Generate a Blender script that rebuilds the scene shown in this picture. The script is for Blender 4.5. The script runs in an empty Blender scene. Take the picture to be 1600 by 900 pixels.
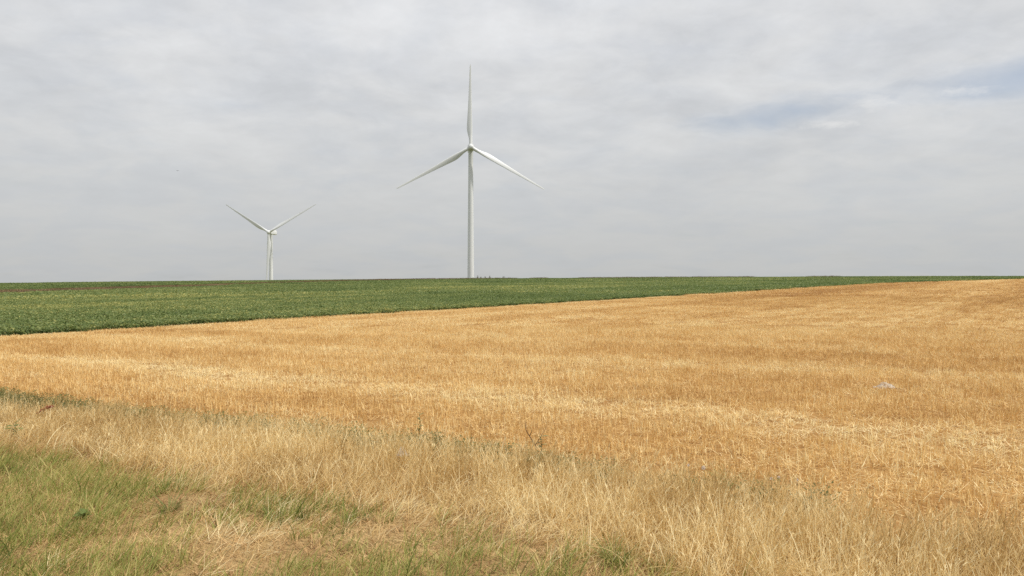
import bpy, math, random
import numpy as np
from mathutils import Vector, Matrix

random.seed(7)
rng = np.random.default_rng(7)
SC = bpy.context.scene
COL = SC.collection
R = math.radians

# ------------------------------------------------------------------ camera
cam_d = bpy.data.cameras.new('camera')
cam = bpy.data.objects.new('camera', cam_d)
COL.objects.link(cam)
cam.location = (0, 0, 1.7)
cam.rotation_euler = (R(90 - 0.474), 0, 0)
cam_d.sensor_width = 36
cam_d.lens = 27.2
cam_d.clip_start = 0.1
cam_d.clip_end = 20000
SC.camera = cam

# ------------------------------------------------------------------ light, exposure
SUN_EL, SUN_AZ = 57, 106            # degrees; azimuth clockwise from +Y (the view), so to the right
sun_d = bpy.data.lights.new('sun', 'SUN')
sun = bpy.data.objects.new('sun', sun_d)
COL.objects.link(sun)
sun_d.energy = 3.3
sun_d.angle = R(3)
sun_d.color = (1.0, 0.945, 0.86)
sv = Vector((math.cos(R(SUN_EL)) * math.sin(R(SUN_AZ)), math.cos(R(SUN_EL)) * math.cos(R(SUN_AZ)), math.sin(R(SUN_EL))))
sun.rotation_euler = sv.to_track_quat('Z', 'Y').to_euler()
sun.location = (60, -40, 90)

vs = SC.view_settings
vs.view_transform = 'Standard'
vs.look = 'None'
vs.exposure = 0.12
vs.gamma = 1
vs.use_curve_mapping = False
SC.cycles.use_denoising = False
SC.cycles.max_bounces = 8
SC.cycles.transparent_max_bounces = 8


class NT:
    """small wrapper for wiring shader nodes"""
    def __init__(s, tree):
        s.t = tree
        s.n = tree.nodes
        s.l = tree.links

    def node(s, typ, **kw):
        n = s.n.new(typ)
        for k, v in kw.items():
            setattr(n, k, v)
        return n

    def put(s, sock, v):
        if isinstance(v, bpy.types.NodeSocket):
            s.l.new(v, sock)
        elif v is not None:
            sock.default_value = v

    def math(s, op, a, b=None, c=None, clamp=False):
        n = s.node('ShaderNodeMath', operation=op, use_clamp=clamp)
        s.put(n.inputs[0], a); s.put(n.inputs[1], b); s.put(n.inputs[2], c)
        return n.outputs[0]

    def vmath(s, op, a, b=None):
        n = s.node('ShaderNodeVectorMath', operation=op)
        s.put(n.inputs[0], a); s.put(n.inputs[1], b)
        return n.outputs[0]

    def noise(s, vec, scale, detail=4, rough=0.55, dist=0.0):
        n = s.node('ShaderNodeTexNoise')
        s.put(n.inputs['Vector'], vec)
        n.inputs['Scale'].default_value = scale
        n.inputs['Detail'].default_value = detail
        n.inputs['Roughness'].default_value = rough
        n.inputs['Distortion'].default_value = dist
        return n.outputs[0]

    def maprange(s, v, a, b, c=0.0, d=1.0, smooth=True):
        n = s.node('ShaderNodeMapRange')
        n.interpolation_type = 'SMOOTHSTEP' if smooth else 'LINEAR'
        s.put(n.inputs[0], v)
        for i, x in enumerate((a, b, c, d)):
            s.put(n.inputs[i + 1], x)
        return n.outputs[0]

    def mix(s, f, a, b, typ='RGBA', blend='MIX'):
        n = s.node('ShaderNodeMix', data_type=typ)
        if typ == 'RGBA':
            n.blend_type = blend
            s.put(n.inputs[0], f); s.put(n.inputs[6], a); s.put(n.inputs[7], b)
            return n.outputs[2]
        s.put(n.inputs[0], f); s.put(n.inputs[2], a); s.put(n.inputs[3], b)
        return n.outputs[0]

    def ramp(s, f, stops):
        n = s.node('ShaderNodeValToRGB')
        e = n.color_ramp.elements
        while len(e) < len(stops):
            e.new(0.5)
        for el, (p, c) in zip(e, stops):
            el.position = p
            el.color = (*c, 1)
        s.put(n.inputs[0], f)
        return n.outputs[0]


# ------------------------------------------------------------------ sky: thin high overcast with a few blue gaps
world = bpy.data.worlds.new('World')
SC.world = world
world.use_nodes = True
w = NT(world.node_tree)
w.n.clear()
tc = w.node('ShaderNodeTexCoord')
D = w.vmath('NORMALIZE', tc.outputs['Generated'])
sep = w.node('ShaderNodeSeparateXYZ')
w.put(sep.inputs[0], D)
dx, dy, dz = sep.outputs
zc = w.math('MAXIMUM', dz, 0.0)
den = w.math('ADD', zc, 0.22)
comb = w.node('ShaderNodeCombineXYZ')
w.put(comb.inputs[0], w.math('DIVIDE', dx, den))
w.put(comb.inputs[1], w.math('DIVIDE', dy, den))
P = comb.outputs[0]                                   # the sky dome seen as a flat cloud layer
n_big = w.noise(P, 1.1, 4, 0.5, 0.3)
n_mid = w.noise(w.vmath('ADD', P, (7.3, 2.1, 0)), 3.2, 6, 0.55, 0.4)
n_fine = w.noise(w.vmath('ADD', P, (3.1, 9.4, 0)), 9.0, 7, 0.6, 0.3)
grey = w.ramp(w.math('MULTIPLY', zc, 2.2), [(0.0, (0.485, 0.492, 0.490)), (0.22, (0.555, 0.565, 0.570)), (0.6, (0.645, 0.656, 0.674)), (1.0, (0.715, 0.725, 0.75))])
mod = w.math('ADD', w.math('MULTIPLY', w.math('SUBTRACT', n_big, 0.5), 0.44),
             w.math('ADD', w.math('MULTIPLY', w.math('SUBTRACT', n_mid, 0.5), 0.42), w.math('MULTIPLY', w.math('SUBTRACT', n_fine, 0.5), 0.24)))
fade = w.maprange(zc, 0.02, 0.28, 0.15, 1.0)          # the layer evens out in the distance
modf = w.math('ADD', w.math('MULTIPLY', mod, fade), 1.0)
cloud = w.vmath('MULTIPLY', grey, w.mix(1.0, (0, 0, 0, 1), modf))
cmod = w.node('ShaderNodeCombineXYZ')
for i in range(3):
    w.put(cmod.inputs[i], modf)
cloud = w.vmath('MULTIPLY', grey, cmod.outputs[0])
cool = w.mix(w.maprange(n_mid, 0.62, 0.36, 0.0, 0.6), (1.0, 0.998, 0.988, 1), (0.958, 0.980, 1.008, 1))
cloud = w.vmath('MULTIPLY', cloud, cool)
# thin places in the layer where the blue shows
yy = w.math('MAXIMUM', dy, 0.05)
U = w.math('DIVIDE', dx, yy)
V = w.math('DIVIDE', dz, yy)


def lobe(u0, v0, su, sv_, slope=0.0):
    du = w.math('SUBTRACT', U, u0)
    dv = w.math('SUBTRACT', w.math('SUBTRACT', V, v0), w.math('MULTIPLY', du, slope))
    a = w.math('POWER', w.math('DIVIDE', du, su), 2.0)
    b = w.math('POWER', w.math('DIVIDE', dv, sv_), 2.0)
    return w.math('EXPONENT', w.math('MULTIPLY', w.math('ADD', a, b), -1.0))


thin = w.math('ADD', lobe(0.70, 0.276, 0.20, 0.034, 0.16), w.math('MULTIPLY', lobe(0.325, 0.213, 0.13, 0.020, 0.14), 0.85))
thin = w.math('ADD', thin, w.math('MULTIPLY', lobe(0.60, 0.245, 0.15, 0.022, 0.12), 0.45))
n_gap = w.noise(w.vmath('MULTIPLY', w.vmath('ADD', P, (1.7, 4.4, 0)), (0.7, 1.0, 1.0)), 5.0, 6, 0.55, 0.2)
gap = w.math('ADD', w.math('MULTIPLY', thin, 0.62), w.math('MULTIPLY', w.math('SUBTRACT', n_gap, 0.5), 1.3))
gapm = w.maprange(gap, 0.0, 1.0, 0.0, 1.0)
rim = w.math('MULTIPLY', w.maprange(w.math('ADD', gap, w.math('MULTIPLY', w.math('SUBTRACT', n_fine, 0.5), 0.8)), 0.22, 0.34), w.maprange(gap, 0.50, 0.34))
rim = w.math('MULTIPLY', rim, w.maprange(thin, 0.05, 0.45))
nishita = w.node('ShaderNodeTexSky', sky_type='NISHITA')
nishita.sun_disc = False
nishita.sun_elevation = R(SUN_EL)
nishita.sun_rotation = R(SUN_AZ)
nishita.dust_density = 1.5
cloud = w.mix(w.math('MULTIPLY', rim, 0.10), cloud, (0.80, 0.80, 0.79, 1))
STR = 0.10
clouds10 = w.vmath('SCALE', cloud)
clouds10.node.inputs[3].default_value = 1.0 / STR
blue = w.mix(0.52, w.vmath('MULTIPLY', nishita.outputs[0], (1.0, 1.0, 1.03)), clouds10)
skyc = w.mix(gapm, clouds10, blue)
# a few small bright puffs under the gap
puff = w.math('ADD', lobe(0.414, 0.2035, 0.045, 0.008, 0.05), w.math('ADD', lobe(0.468, 0.231, 0.032, 0.012), w.math('MULTIPLY', lobe(0.58, 0.246, 0.06, 0.010, 0.1), 0.8)))
puff = w.maprange(w.math('ADD', puff, w.math('MULTIPLY', w.math('SUBTRACT', w.noise(P, 17.0, 7, 0.65, 0.2), 0.5), 1.7)), 0.30, 1.25, 0.0, 0.6)
skyc = w.mix(puff, skyc, (7.6, 7.6, 7.5, 1))
bg = w.node('ShaderNodeBackground')
w.put(bg.inputs[0], skyc)
bg.inputs[1].default_value = STR
wo = w.node('ShaderNodeOutputWorld')
w.l.new(bg.outputs[0], wo.inputs[0])


# ------------------------------------------------------------------ numpy noise
def _hash(ix, iy, seed):
    h = (ix.astype(np.int64) * 374761393 + iy.astype(np.int64) * 668265263 + seed * 1442695041) & 0xFFFFFFFF
    h = ((h ^ (h >> 13)) * 1274126177) & 0xFFFFFFFF
    return ((h ^ (h >> 16)) & 0xFFFFFF) / float(0xFFFFFF)


def vnoise(x, y, seed=0):
    x = np.asarray(x, float); y = np.asarray(y, float)
    ix = np.floor(x); iy = np.floor(y)
    fx = x - ix; fy = y - iy
    fx = fx * fx * (3 - 2 * fx); fy = fy * fy * (3 - 2 * fy)
    a = _hash(ix, iy, seed); b = _hash(ix + 1, iy, seed)
    c = _hash(ix, iy + 1, seed); d = _hash(ix + 1, iy + 1, seed)
    return (a * (1 - fx) + b * fx) * (1 - fy) + (c * (1 - fx) + d * fx) * fy


def fbm(x, y, seed=0, o=3):
    s = 0; a = 0.5; t = 0
    for i in range(o):
        s = s + a * vnoise(x * 2 ** i, y * 2 ** i, seed + i * 17); t += a; a *= 0.5
    return s / t


def sstep(v, a, b):
    t = np.clip((np.asarray(v, float) - a) / (b - a), 0, 1)
    return t * t * (3 - 2 * t)


# ------------------------------------------------------------------ lie of the land
def height(x, y):
    """a plain that rises gently away and to the right, rounds over a crest and falls to lower land"""
    x = np.asarray(x, float); y = np.asarray(y, float)
    base = 0.0069 * np.clip(x, -900, 900) + 0.0072 * np.clip(y, -300, 900)
    th = np.clip(np.abs(x) / np.maximum(y, 1.0), 0, 1.2)
    crest = 465 - 172 * (th / 0.66) ** 2
    crest = np.maximum(crest, 180)
    e = np.maximum(np.maximum(y, np.abs(x) * 0.6) - (crest - 4), 0)
    drop = np.where(e < 160, 0.0006 * e * e, 0.0006 * 160 * 160 + 0.192 * (e - 160))
    z = base - drop
    return np.maximum(z, -33.5 + 0.02 * np.minimum(z, 0))


def hz(x, y):
    return float(height(x, y))


def edge_t(x):
    """the verge bulges a little into the field near the middle"""
    return 6.22 + 0.50 * np.exp(-((np.asarray(x, float) + 1.0) / 2.9) ** 2)


EDGE = lambda x: float(edge_t(x)) - 0.56 * x     # verge | stubble
BX = np.array([-60, -19.6, 0, 62.0, 134.0, 300]); BY = np.array([-33.0, 17.27, 43.5, 131.0, 204.0, 360.0])
BORDER = lambda x: np.interp(x, BX, BY)          # stubble | crop
TRK = np.array([(-68, 40), (-67.5, 80), (-67, 110), (-67.5, 140), (-69.5, 180), (-71, 230), (-69, 290), (-61, 350), (-47, 405), (-30, 443), (-10, 455), (20, 457), (55, 454), (90, 446), (170, 400)], float)


def track_dist(x, y):
    x = np.asarray(x, float); y = np.asarray(y, float)
    best = np.full(x.shape, 1e9)
    for (ax, ay), (bx_, by_) in zip(TRK[:-1], TRK[1:]):
        vx, vy = bx_ - ax, by_ - ay
        t = np.clip(((x - ax) * vx + (y - ay) * vy) / (vx * vx + vy * vy), 0, 1)
        best = np.minimum(best, np.hypot(x - ax - t * vx, y - ay - t * vy))
    return best


# ------------------------------------------------------------------ mesh helpers
def tag(o, label=None, cat=None, group=None, kind=None):
    if label: o['label'] = label
    if cat: o['category'] = cat
    if group: o['group'] = group
    if kind: o['kind'] = kind
    return o


def mesh_of(name, verts, faces, mat=None, smooth=False, var=None):
    me = bpy.data.meshes.new(name)
    me.from_pydata([tuple(v) for v in verts], [], [tuple(f) for f in faces])
    if mat: me.materials.append(mat)
    if smooth:
        me.polygons.foreach_set('use_smooth', [True] * len(me.polygons))
    if var is not None:
        a = me.attributes.new('var', 'FLOAT', 'POINT')
        a.data.foreach_set('value', np.asarray(var, np.float32))
    me.update()
    return me


def obj(name, me, parent=None, loc=(0, 0, 0), rot=(0, 0, 0)):
    o = bpy.data.objects.new(name, me)
    COL.objects.link(o)
    o.location = loc
    o.rotation_euler = rot
    if parent: o.parent = parent
    return o


def empty(name, loc, rz=0):
    o = obj(name, None, None, loc, (0, 0, rz))
    o.empty_display_size = 0.2
    return o


def sheet(name, A, B, nu, nv, mat, dz=0.0):
    """a strip of ground between two polylines given as functions of u in 0..1"""
    u = np.linspace(0, 1, nu + 1); v = np.linspace(0, 1, nv + 1)
    a = np.array([A(t) for t in u]); b = np.array([B(t) for t in u])
    pts = a[:, None, :] * (1 - v)[None, :, None] + b[:, None, :] * v[None, :, None]
    x = pts[..., 0].ravel(); y = pts[..., 1].ravel()
    z = height(x, y) + dz
    faces = []
    for i in range(nu):
        for j in range(nv):
            k = i * (nv + 1) + j
            faces.append((k, k + nv + 1, k + nv + 2, k + 1))
    me = mesh_of(name, np.stack([x, y, z], 1), faces, mat, True)
    if me.polygons[0].normal.z < 0:
        me.flip_normals()
    return tag(obj(name, me), kind='structure')


def pl(pts):
    pts = np.array(pts, float)
    s = np.concatenate([[0], np.cumsum(np.hypot(*np.diff(pts, axis=0).T))]); s /= s[-1]
    return lambda t: np.array([np.interp(t, s, pts[:, 0]), np.interp(t, s, pts[:, 1])])


# ------------------------------------------------------------------ materials
def new_mat(name):
    m = bpy.data.materials.new(name)
    m.use_nodes = True
    k = NT(m.node_tree)
    k.n.clear()
    out = k.node('ShaderNodeOutputMaterial')
    return m, k, out


def blade_mat(name, stops, transl=0.3, rough=0.6, mixv=0.35, spec=0.3):
    """plant matter: colour from the place (tint, set per tuft) and from the single blade (var)"""
    m, k, out = new_mat(name)
    a = k.node('ShaderNodeAttribute', attribute_type='INSTANCER', attribute_name='tint')
    b = k.node('ShaderNodeAttribute', attribute_type='GEOMETRY', attribute_name='var')
    f = k.math('ADD', a.outputs['Fac'], k.math('MULTIPLY', k.math('SUBTRACT', b.outputs['Fac'], 0.5), mixv), clamp=True)
    c = k.ramp(f, stops)
    p = k.node('ShaderNodeBsdfPrincipled')
    k.put(p.inputs['Base Color'], c)
    p.inputs['Roughness'].default_value = rough
    p.inputs['Specular IOR Level'].default_value = spec
    t = k.node('ShaderNodeBsdfTranslucent')
    k.put(t.inputs['Color'], c)
    mx = k.node('ShaderNodeMixShader')
    mx.inputs[0].default_value = transl
    k.l.new(p.outputs[0], mx.inputs[1]); k.l.new(t.outputs[0], mx.inputs[2])
    k.l.new(mx.outputs[0], out.inputs[0])
    return m


def soil_mat(name, stops, scale=3.0, fine=60.0, bump=0.4, stretch=None):
    m, k, out = new_mat(name)
    g = k.node('ShaderNodeNewGeometry')
    v = g.outputs['Position']
    if stretch:
        mp = k.node('ShaderNodeMapping')
        mp.inputs['Rotation'].default_value = (0, 0, stretch[0])
        mp.inputs['Scale'].default_value = (stretch[1], 1, 1)
        k.put(mp.inputs[0], v); v = mp.outputs[0]
    n1 = k.noise(v, scale, 6, 0.6, 0.2)
    n2 = k.noise(v, fine, 4, 0.65)
    f = k.math('ADD', k.math('MULTIPLY', n1, 0.55), k.math('MULTIPLY', n2, 0.45))
    c = k.ramp(k.maprange(f, 0.3, 0.7, smooth=False), stops)
    p = k.node('ShaderNodeBsdfPrincipled')
    k.put(p.inputs['Base Color'], c)
    p.inputs['Roughness'].default_value = 0.95
    p.inputs['Specular IOR Level'].default_value = 0.1
    bp = k.node('ShaderNodeBump')
    bp.inputs['Strength'].default_value = bump
    bp.inputs['Distance'].default_value = 0.03
    k.put(bp.inputs['Height'], n2)
    k.l.new(bp.outputs[0], p.inputs['Normal'])
    k.l.new(p.outputs[0], out.inputs[0])
    return m


def plain_mat(name, col, rough=0.5, var=0.1, scale=4.0, transl=0.0, spec=0.4):
    m, k, out = new_mat(name)
    tcn = k.node('ShaderNodeTexCoord')
    n = k.noise(tcn.outputs['Object'], scale, 5, 0.6)
    lo = tuple(c * (1 - var) for c in col); hi = tuple(min(1, c * (1 + var)) for c in col)
    c = k.ramp(k.maprange(n, 0.3, 0.7, smooth=False), [(0, lo), (1, hi)])
    p = k.node('ShaderNodeBsdfPrincipled')
    k.put(p.inputs['Base Color'], c)
    p.inputs['Roughness'].default_value = rough
    p.inputs['Specular IOR Level'].default_value = spec
    if transl:
        t = k.node('ShaderNodeBsdfTranslucent'); k.put(t.inputs['Color'], c)
        mx = k.node('ShaderNodeMixShader'); mx.inputs[0].default_value = transl
        k.l.new(p.outputs[0], mx.inputs[1]); k.l.new(t.outputs[0], mx.inputs[2]); k.l.new(mx.outputs[0], out.inputs[0])
    else:
        k.l.new(p.outputs[0], out.inputs[0])
    return m


M = {}
M['ground'] = soil_mat('ground', [(0, (0.10, 0.11, 0.04)), (1, (0.20, 0.19, 0.08))], 0.05, 1.0, 0.2)
M['verge'] = soil_mat('verge_thatch', [(0, (0.24, 0.15, 0.065)), (0.45, (0.42, 0.285, 0.125)), (0.8, (0.56, 0.40, 0.19)), (1, (0.36, 0.32, 0.12))], 2.2, 55, 0.9)
M['stubble_soil'] = soil_mat('stubble_soil', [(0, (0.22, 0.115, 0.04)), (0.5, (0.36, 0.20, 0.07)), (1, (0.52, 0.33, 0.13))], 1.2, 34, 0.8, (-0.51, 0.35))
M['crop_soil'] = soil_mat('crop_soil', [(0, (0.06, 0.075, 0.022)), (1, (0.12, 0.13, 0.04))], 0.6, 20, 0.5)
M['track'] = soil_mat('track', [(0, (0.13, 0.105, 0.055)), (0.6, (0.23, 0.185, 0.10)), (1, (0.42, 0.35, 0.22))], 0.35, 6, 0.4)
M['dry'] = blade_mat('dry_grass', [(0, (0.33, 0.20, 0.07)), (0.35, (0.61, 0.43, 0.175)), (0.7, (0.80, 0.61, 0.295)), (1, (0.95, 0.83, 0.51))], 0.40, mixv=0.8)
M['thatch'] = blade_mat('thatch', [(0, (0.26, 0.145, 0.055)), (0.45, (0.52, 0.33, 0.14)), (1, (0.78, 0.58, 0.30))], 0.15, mixv=0.5)
M['green'] = blade_mat('green_grass', [(0, (0.095, 0.135, 0.028)), (0.4, (0.25, 0.295, 0.064)), (0.75, (0.43, 0.42, 0.12)), (1, (0.68, 0.57, 0.25))], 0.45, mixv=0.75)
M['weed'] = blade_mat('weed_leaves', [(0, (0.095, 0.105, 0.032)), (0.6, (0.195, 0.20, 0.062)), (1, (0.36, 0.32, 0.12))], 0.35, mixv=0.5)
M['stalk'] = blade_mat('stubble_stalks', [(0, (0.42, 0.23, 0.075)), (0.35, (0.66, 0.425, 0.155)), (0.65, (0.82, 0.59, 0.255)), (1, (0.93, 0.80, 0.46))], 0.2, 0.5, 0.6, 0.4)
M['crop'] = blade_mat('crop_leaves', [(0, (0.078, 0.118, 0.032)), (0.45, (0.178, 0.240, 0.075)), (0.8, (0.28, 0.315, 0.11)), (1, (0.50, 0.47, 0.16))], 0.40, 0.45, 0.72)
M['track_weed'] = blade_mat('track_weeds', [(0, (0.11, 0.08, 0.04)), (0.5, (0.25, 0.165, 0.08)), (1, (0.44, 0.31, 0.16))], 0.2)
M['turbine'] = plain_mat('turbine_paint', (0.72, 0.735, 0.735), 0.42, 0.03, 0.2)
M['dark'] = plain_mat('dark_metal', (0.10, 0.10, 0.10), 0.5, 0.1, 2)

# ------------------------------------------------------------------ ground and fields
ang = np.linspace(0, 2 * math.pi, 241)[:-1]
rad = np.concatenate([np.geomspace(1, 150, 40), np.arange(160, 900, 10), np.geomspace(920, 2600, 12)])
gx = np.outer(rad, np.sin(ang)).ravel(); gy = np.outer(rad, np.cos(ang)).ravel()
gz = height(gx, gy) - 0.07 - 0.0006 * np.hypot(gx, gy)
gv = np.concatenate([np.stack([gx, gy, gz], 1), [[0, 0, -0.07]]])
gf = []
na = len(ang)
for i in range(len(rad) - 1):
    for j in range(na):
        k = (j + 1) % na
        gf.append((i * na + j, i * na + k, (i + 1) * na + k, (i + 1) * na + j))
gf += [(len(gv) - 1, (j + 1) % na, j) for j in range(na)]
gm = mesh_of('ground', gv, gf, M['ground'], True)
if gm.polygons[100].normal.z < 0: gm.flip_normals()
tag(obj('ground', gm), kind='structure')

corner = (-19.6, 17.27)
sheet('verge', pl([(-40, -12), (60, -68)]), pl([(q, EDGE(q)) for q in [-40, -12] + list(np.arange(-10, 10, 0.5)) + [12, 60]]), 200, 40, M['verge'])
sheet('stubble_field', pl([corner] + [(q, EDGE(q)) for q in [-12] + list(np.arange(-10, 10, 0.5)) + [12, 90]]),
      lambda t: np.array([np.interp(t, [0, 0.15, 0.45, 0.7, 1], [-19.6, 0, 62.0, 134.0, 300]), BORDER(np.interp(t, [0, 0.15, 0.45, 0.7, 1], [-19.6, 0, 62.0, 134.0, 300]))]), 240, 80, M['stubble_soil'])
# crop ground: a fan from the stubble border out over the crest
sheet('crop_field', lambda t: np.array([np.interp(t, [0, 0.2, 0.4, 0.6, 0.75, 1], [-40, -19.6, 0, 62.0, 134.0, 300]),
                                        [28.7, 17.27, 43.5, 131, 204, 360][0] if t == 0 else np.interp(t, [0, 0.2, 0.4, 0.6, 0.75, 1], [28.7, 17.27, 43.5, 131, 204, 360])]),
      lambda t: np.array([np.interp(t, [0, 1], [-620, 620]), 560.0 - 200 * abs(t * 2 - 1) ** 2]), 140, 150, M['crop_soil'])


def track_side(d):
    def f(t):
        p = pl(TRK)(t); q = pl(TRK)(min(1, t + 0.004)); q0 = pl(TRK)(max(0, t - 0.004))
        v = (q - q0) / np.hypot(*(q - q0))
        return p + d * np.array([-v[1], v[0]])
    return f


sheet('farm_track', track_side(10.0), track_side(-10.0), 200, 8, M['track'], 0.06)


# ------------------------------------------------------------------ scattered plants (ground cover nobody could count)
def ribbons(n, base, az, h, lean, curl, width, seg=4, twist=None, taper=0.25):
    """n curved tapering blades; lean = start angle from upright, curl = extra bend to the tip"""
    az = np.asarray(az); h = np.asarray(h)
    lean = np.broadcast_to(lean, n); curl = np.broadcast_to(curl, n); width = np.broadcast_to(width, n)
    tw = rng.uniform(-1.2, 1.2, n) if twist is None else twist
    p = np.array(base, float).copy()
    V, K = [], seg + 1
    for i in range(K):
        f = i / seg
        ang_ = lean + curl * f
        if i > 0:
            st = h / seg
            p = p + np.stack([np.sin(ang_) * np.cos(az) * st, np.sin(ang_) * np.sin(az) * st, np.cos(ang_) * st], 1)
        wd = width * (1 - (1 - taper) * f ** 1.5) * 0.5
        sx = np.cos(az + math.pi / 2 + tw) * wd; sy = np.sin(az + math.pi / 2 + tw) * wd
        s = np.stack([sx, sy, np.zeros(n)], 1)
        V.append(p - s); V.append(p + s)
    V = np.stack(V, 1).reshape(-1, 3)
    faces = []
    for b in range(n):
        o = b * 2 * K
        for i in range(seg):
            q = o + 2 * i
            faces.append((q, q + 1, q + 3, q + 2))
    var = np.repeat(rng.uniform(0, 1, n), 2 * K)
    return V, faces, var


def merge(parts):
    V, F, A, o = [], [], [], 0
    for v, f, a in parts:
        V.append(v); A.append(a); F += [tuple(i + o for i in q) for q in f]; o += len(v)
    return np.concatenate(V), F, np.concatenate(A)


def leaves(n, pos, az, tilt, size, wid=0.6):
    """n folded leaf blades, two quads each"""
    L = np.asarray(size)
    d = np.stack([np.cos(az) * np.cos(tilt), np.sin(az) * np.cos(tilt), np.sin(tilt)], 1)
    s = np.stack([-np.sin(az), np.cos(az), np.zeros(n)], 1)
    up = np.cross(d, s)
    L = L[:, None]
    a = pos; c = pos + d * L - up * L * 0.12
    m = pos + d * L * 0.45
    l = m + s * L * wid * 0.5 + up * L * 0.10; r = m - s * L * wid * 0.5 + up * L * 0.10
    V = np.stack([a, l, c, r], 1).reshape(-1, 3)
    F = [(4 * i, 4 * i + 1, 4 * i + 2) for i in range(n)] + [(4 * i, 4 * i + 2, 4 * i + 3) for i in range(n)]
    return V, F, np.repeat(rng.uniform(0, 1, n), 4)


def scatter(name, pts, variants, rot, scl, tint, label, cat, idx=None):
    """one stuff object: points that carry copies of a few plant meshes through geometry nodes"""
    src = bpy.data.collections.new(name + '_kinds')
    for i, me in enumerate(variants):
        src.objects.link(bpy.data.objects.new('%s_kind_%02d' % (name, i), me))
    n = len(pts)
    me = bpy.data.meshes.new(name)
    me.vertices.add(n)
    me.vertices.foreach_set('co', np.asarray(pts, np.float32).ravel())
    for nm, typ, key, arr in (('rot', 'FLOAT_VECTOR', 'vector', rot), ('scl', 'FLOAT_VECTOR', 'vector', scl), ('tint', 'FLOAT', 'value', tint)):
        a = me.attributes.new(nm, typ, 'POINT')
        a.data.foreach_set(key, np.asarray(arr, np.float32).ravel())
    a = me.attributes.new('kind', 'INT', 'POINT')
    a.data.foreach_set('value', np.asarray(rng.integers(0, len(variants), n) if idx is None else idx, np.int32))
    o = obj(name, me)
    ng = bpy.data.node_groups.new(name, 'GeometryNodeTree')
    ng.interface.new_socket('Geometry', in_out='INPUT', socket_type='NodeSocketGeometry')
    ng.interface.new_socket('Geometry', in_out='OUTPUT', socket_type='NodeSocketGeometry')
    N = ng.nodes; L = ng.links
    gi = N.new('NodeGroupInput'); go = N.new('NodeGroupOutput')
    ip = N.new('GeometryNodeInstanceOnPoints')
    ci = N.new('GeometryNodeCollectionInfo')
    ci.inputs['Collection'].default_value = src
    ci.inputs['Separate Children'].default_value = True
    ci.inputs['Reset Children'].default_value = True
    L.new(gi.outputs[0], ip.inputs['Points'])
    L.new(ci.outputs[0], ip.inputs['Instance'])
    ip.inputs['Pick Instance'].default_value = True
    for nm, typ, sock in (('rot', 'FLOAT_VECTOR', 'Rotation'), ('scl', 'FLOAT_VECTOR', 'Scale'), ('kind', 'INT', 'Instance Index')):
        na_ = N.new('GeometryNodeInputNamedAttribute')
        na_.data_type = typ
        na_.inputs['Name'].default_value = nm
        L.new(na_.outputs['Attribute'], ip.inputs[sock])
    L.new(ip.outputs[0], go.inputs[0])
    md = o.modifiers.new('scatter', 'NODES')
    md.node_group = ng
    return tag(o, label, cat, kind='stuff')


def rots(n, tilt=0.0, rz=None):
    r = np.zeros((n, 3))
    r[:, 0] = rng.normal(0, tilt, n) if tilt else 0
    r[:, 1] = rng.normal(0, tilt, n) if tilt else 0
    r[:, 2] = rng.uniform(0, 2 * math.pi, n) if rz is None else rz
    return r


def on_ground(x, y, dz=0.0):
    return np.stack([x, y, height(x, y) + dz], 1)


def jitter_grid(x0, x1, y0, y1, step, jit=0.5):
    xs = np.arange(x0, x1, step); ys = np.arange(y0, y1, step)
    X, Y = np.meshgrid(xs, ys)
    X = X.ravel() + rng.uniform(-jit, jit, X.size) * step
    Y = Y.ravel() + rng.uniform(-jit, jit, Y.size) * step
    return X, Y


def in_view(x, y, margin=0.10, near=2.0):
    return np.abs(x) < (0.665 + margin) * np.maximum(y, 0) + near


# ---- verge: tall dry grass
def tuft(n, rad_, h0, h1, lean0, lean1, curl0, curl1, w0, w1, mat, seg=4, dirn=None, spread=1.2, head=False):
    r = rad_ * np.sqrt(rng.uniform(0, 1, n)); a = rng.uniform(0, 2 * math.pi, n)
    base = np.stack([r * np.cos(a), r * np.sin(a), np.zeros(n) - 0.01], 1)
    az = a + rng.normal(0, 0.8, n) if dirn is None else dirn + rng.normal(0, spread, n)
    h = rng.uniform(h0, h1, n)
    pr = [ribbons(n, base, az, h, rng.uniform(lean0, lean1, n), rng.uniform(curl0, curl1, n), rng.uniform(w0, w1, n), seg)]
    if head:                                        # fine seed heads on some of the stems
        k = n // 3
        V = pr[0][0].reshape(n, -1, 3)
        tips = (V[:k, -1] + V[:k, -2]) / 2
        for _ in range(2):
            pr.append(ribbons(k, tips - np.array([0, 0, 0.02]), az[:k] + rng.normal(0, 0.4, k), rng.uniform(0.03, 0.06, k), rng.uniform(0.1, 0.7, k), rng.uniform(0.2, 0.8, k), np.full(k, w1 * 0.75), 2))
    V, F, A = merge(pr)
    return mesh_of('tuft', V, F, mat, False, A)


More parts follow.
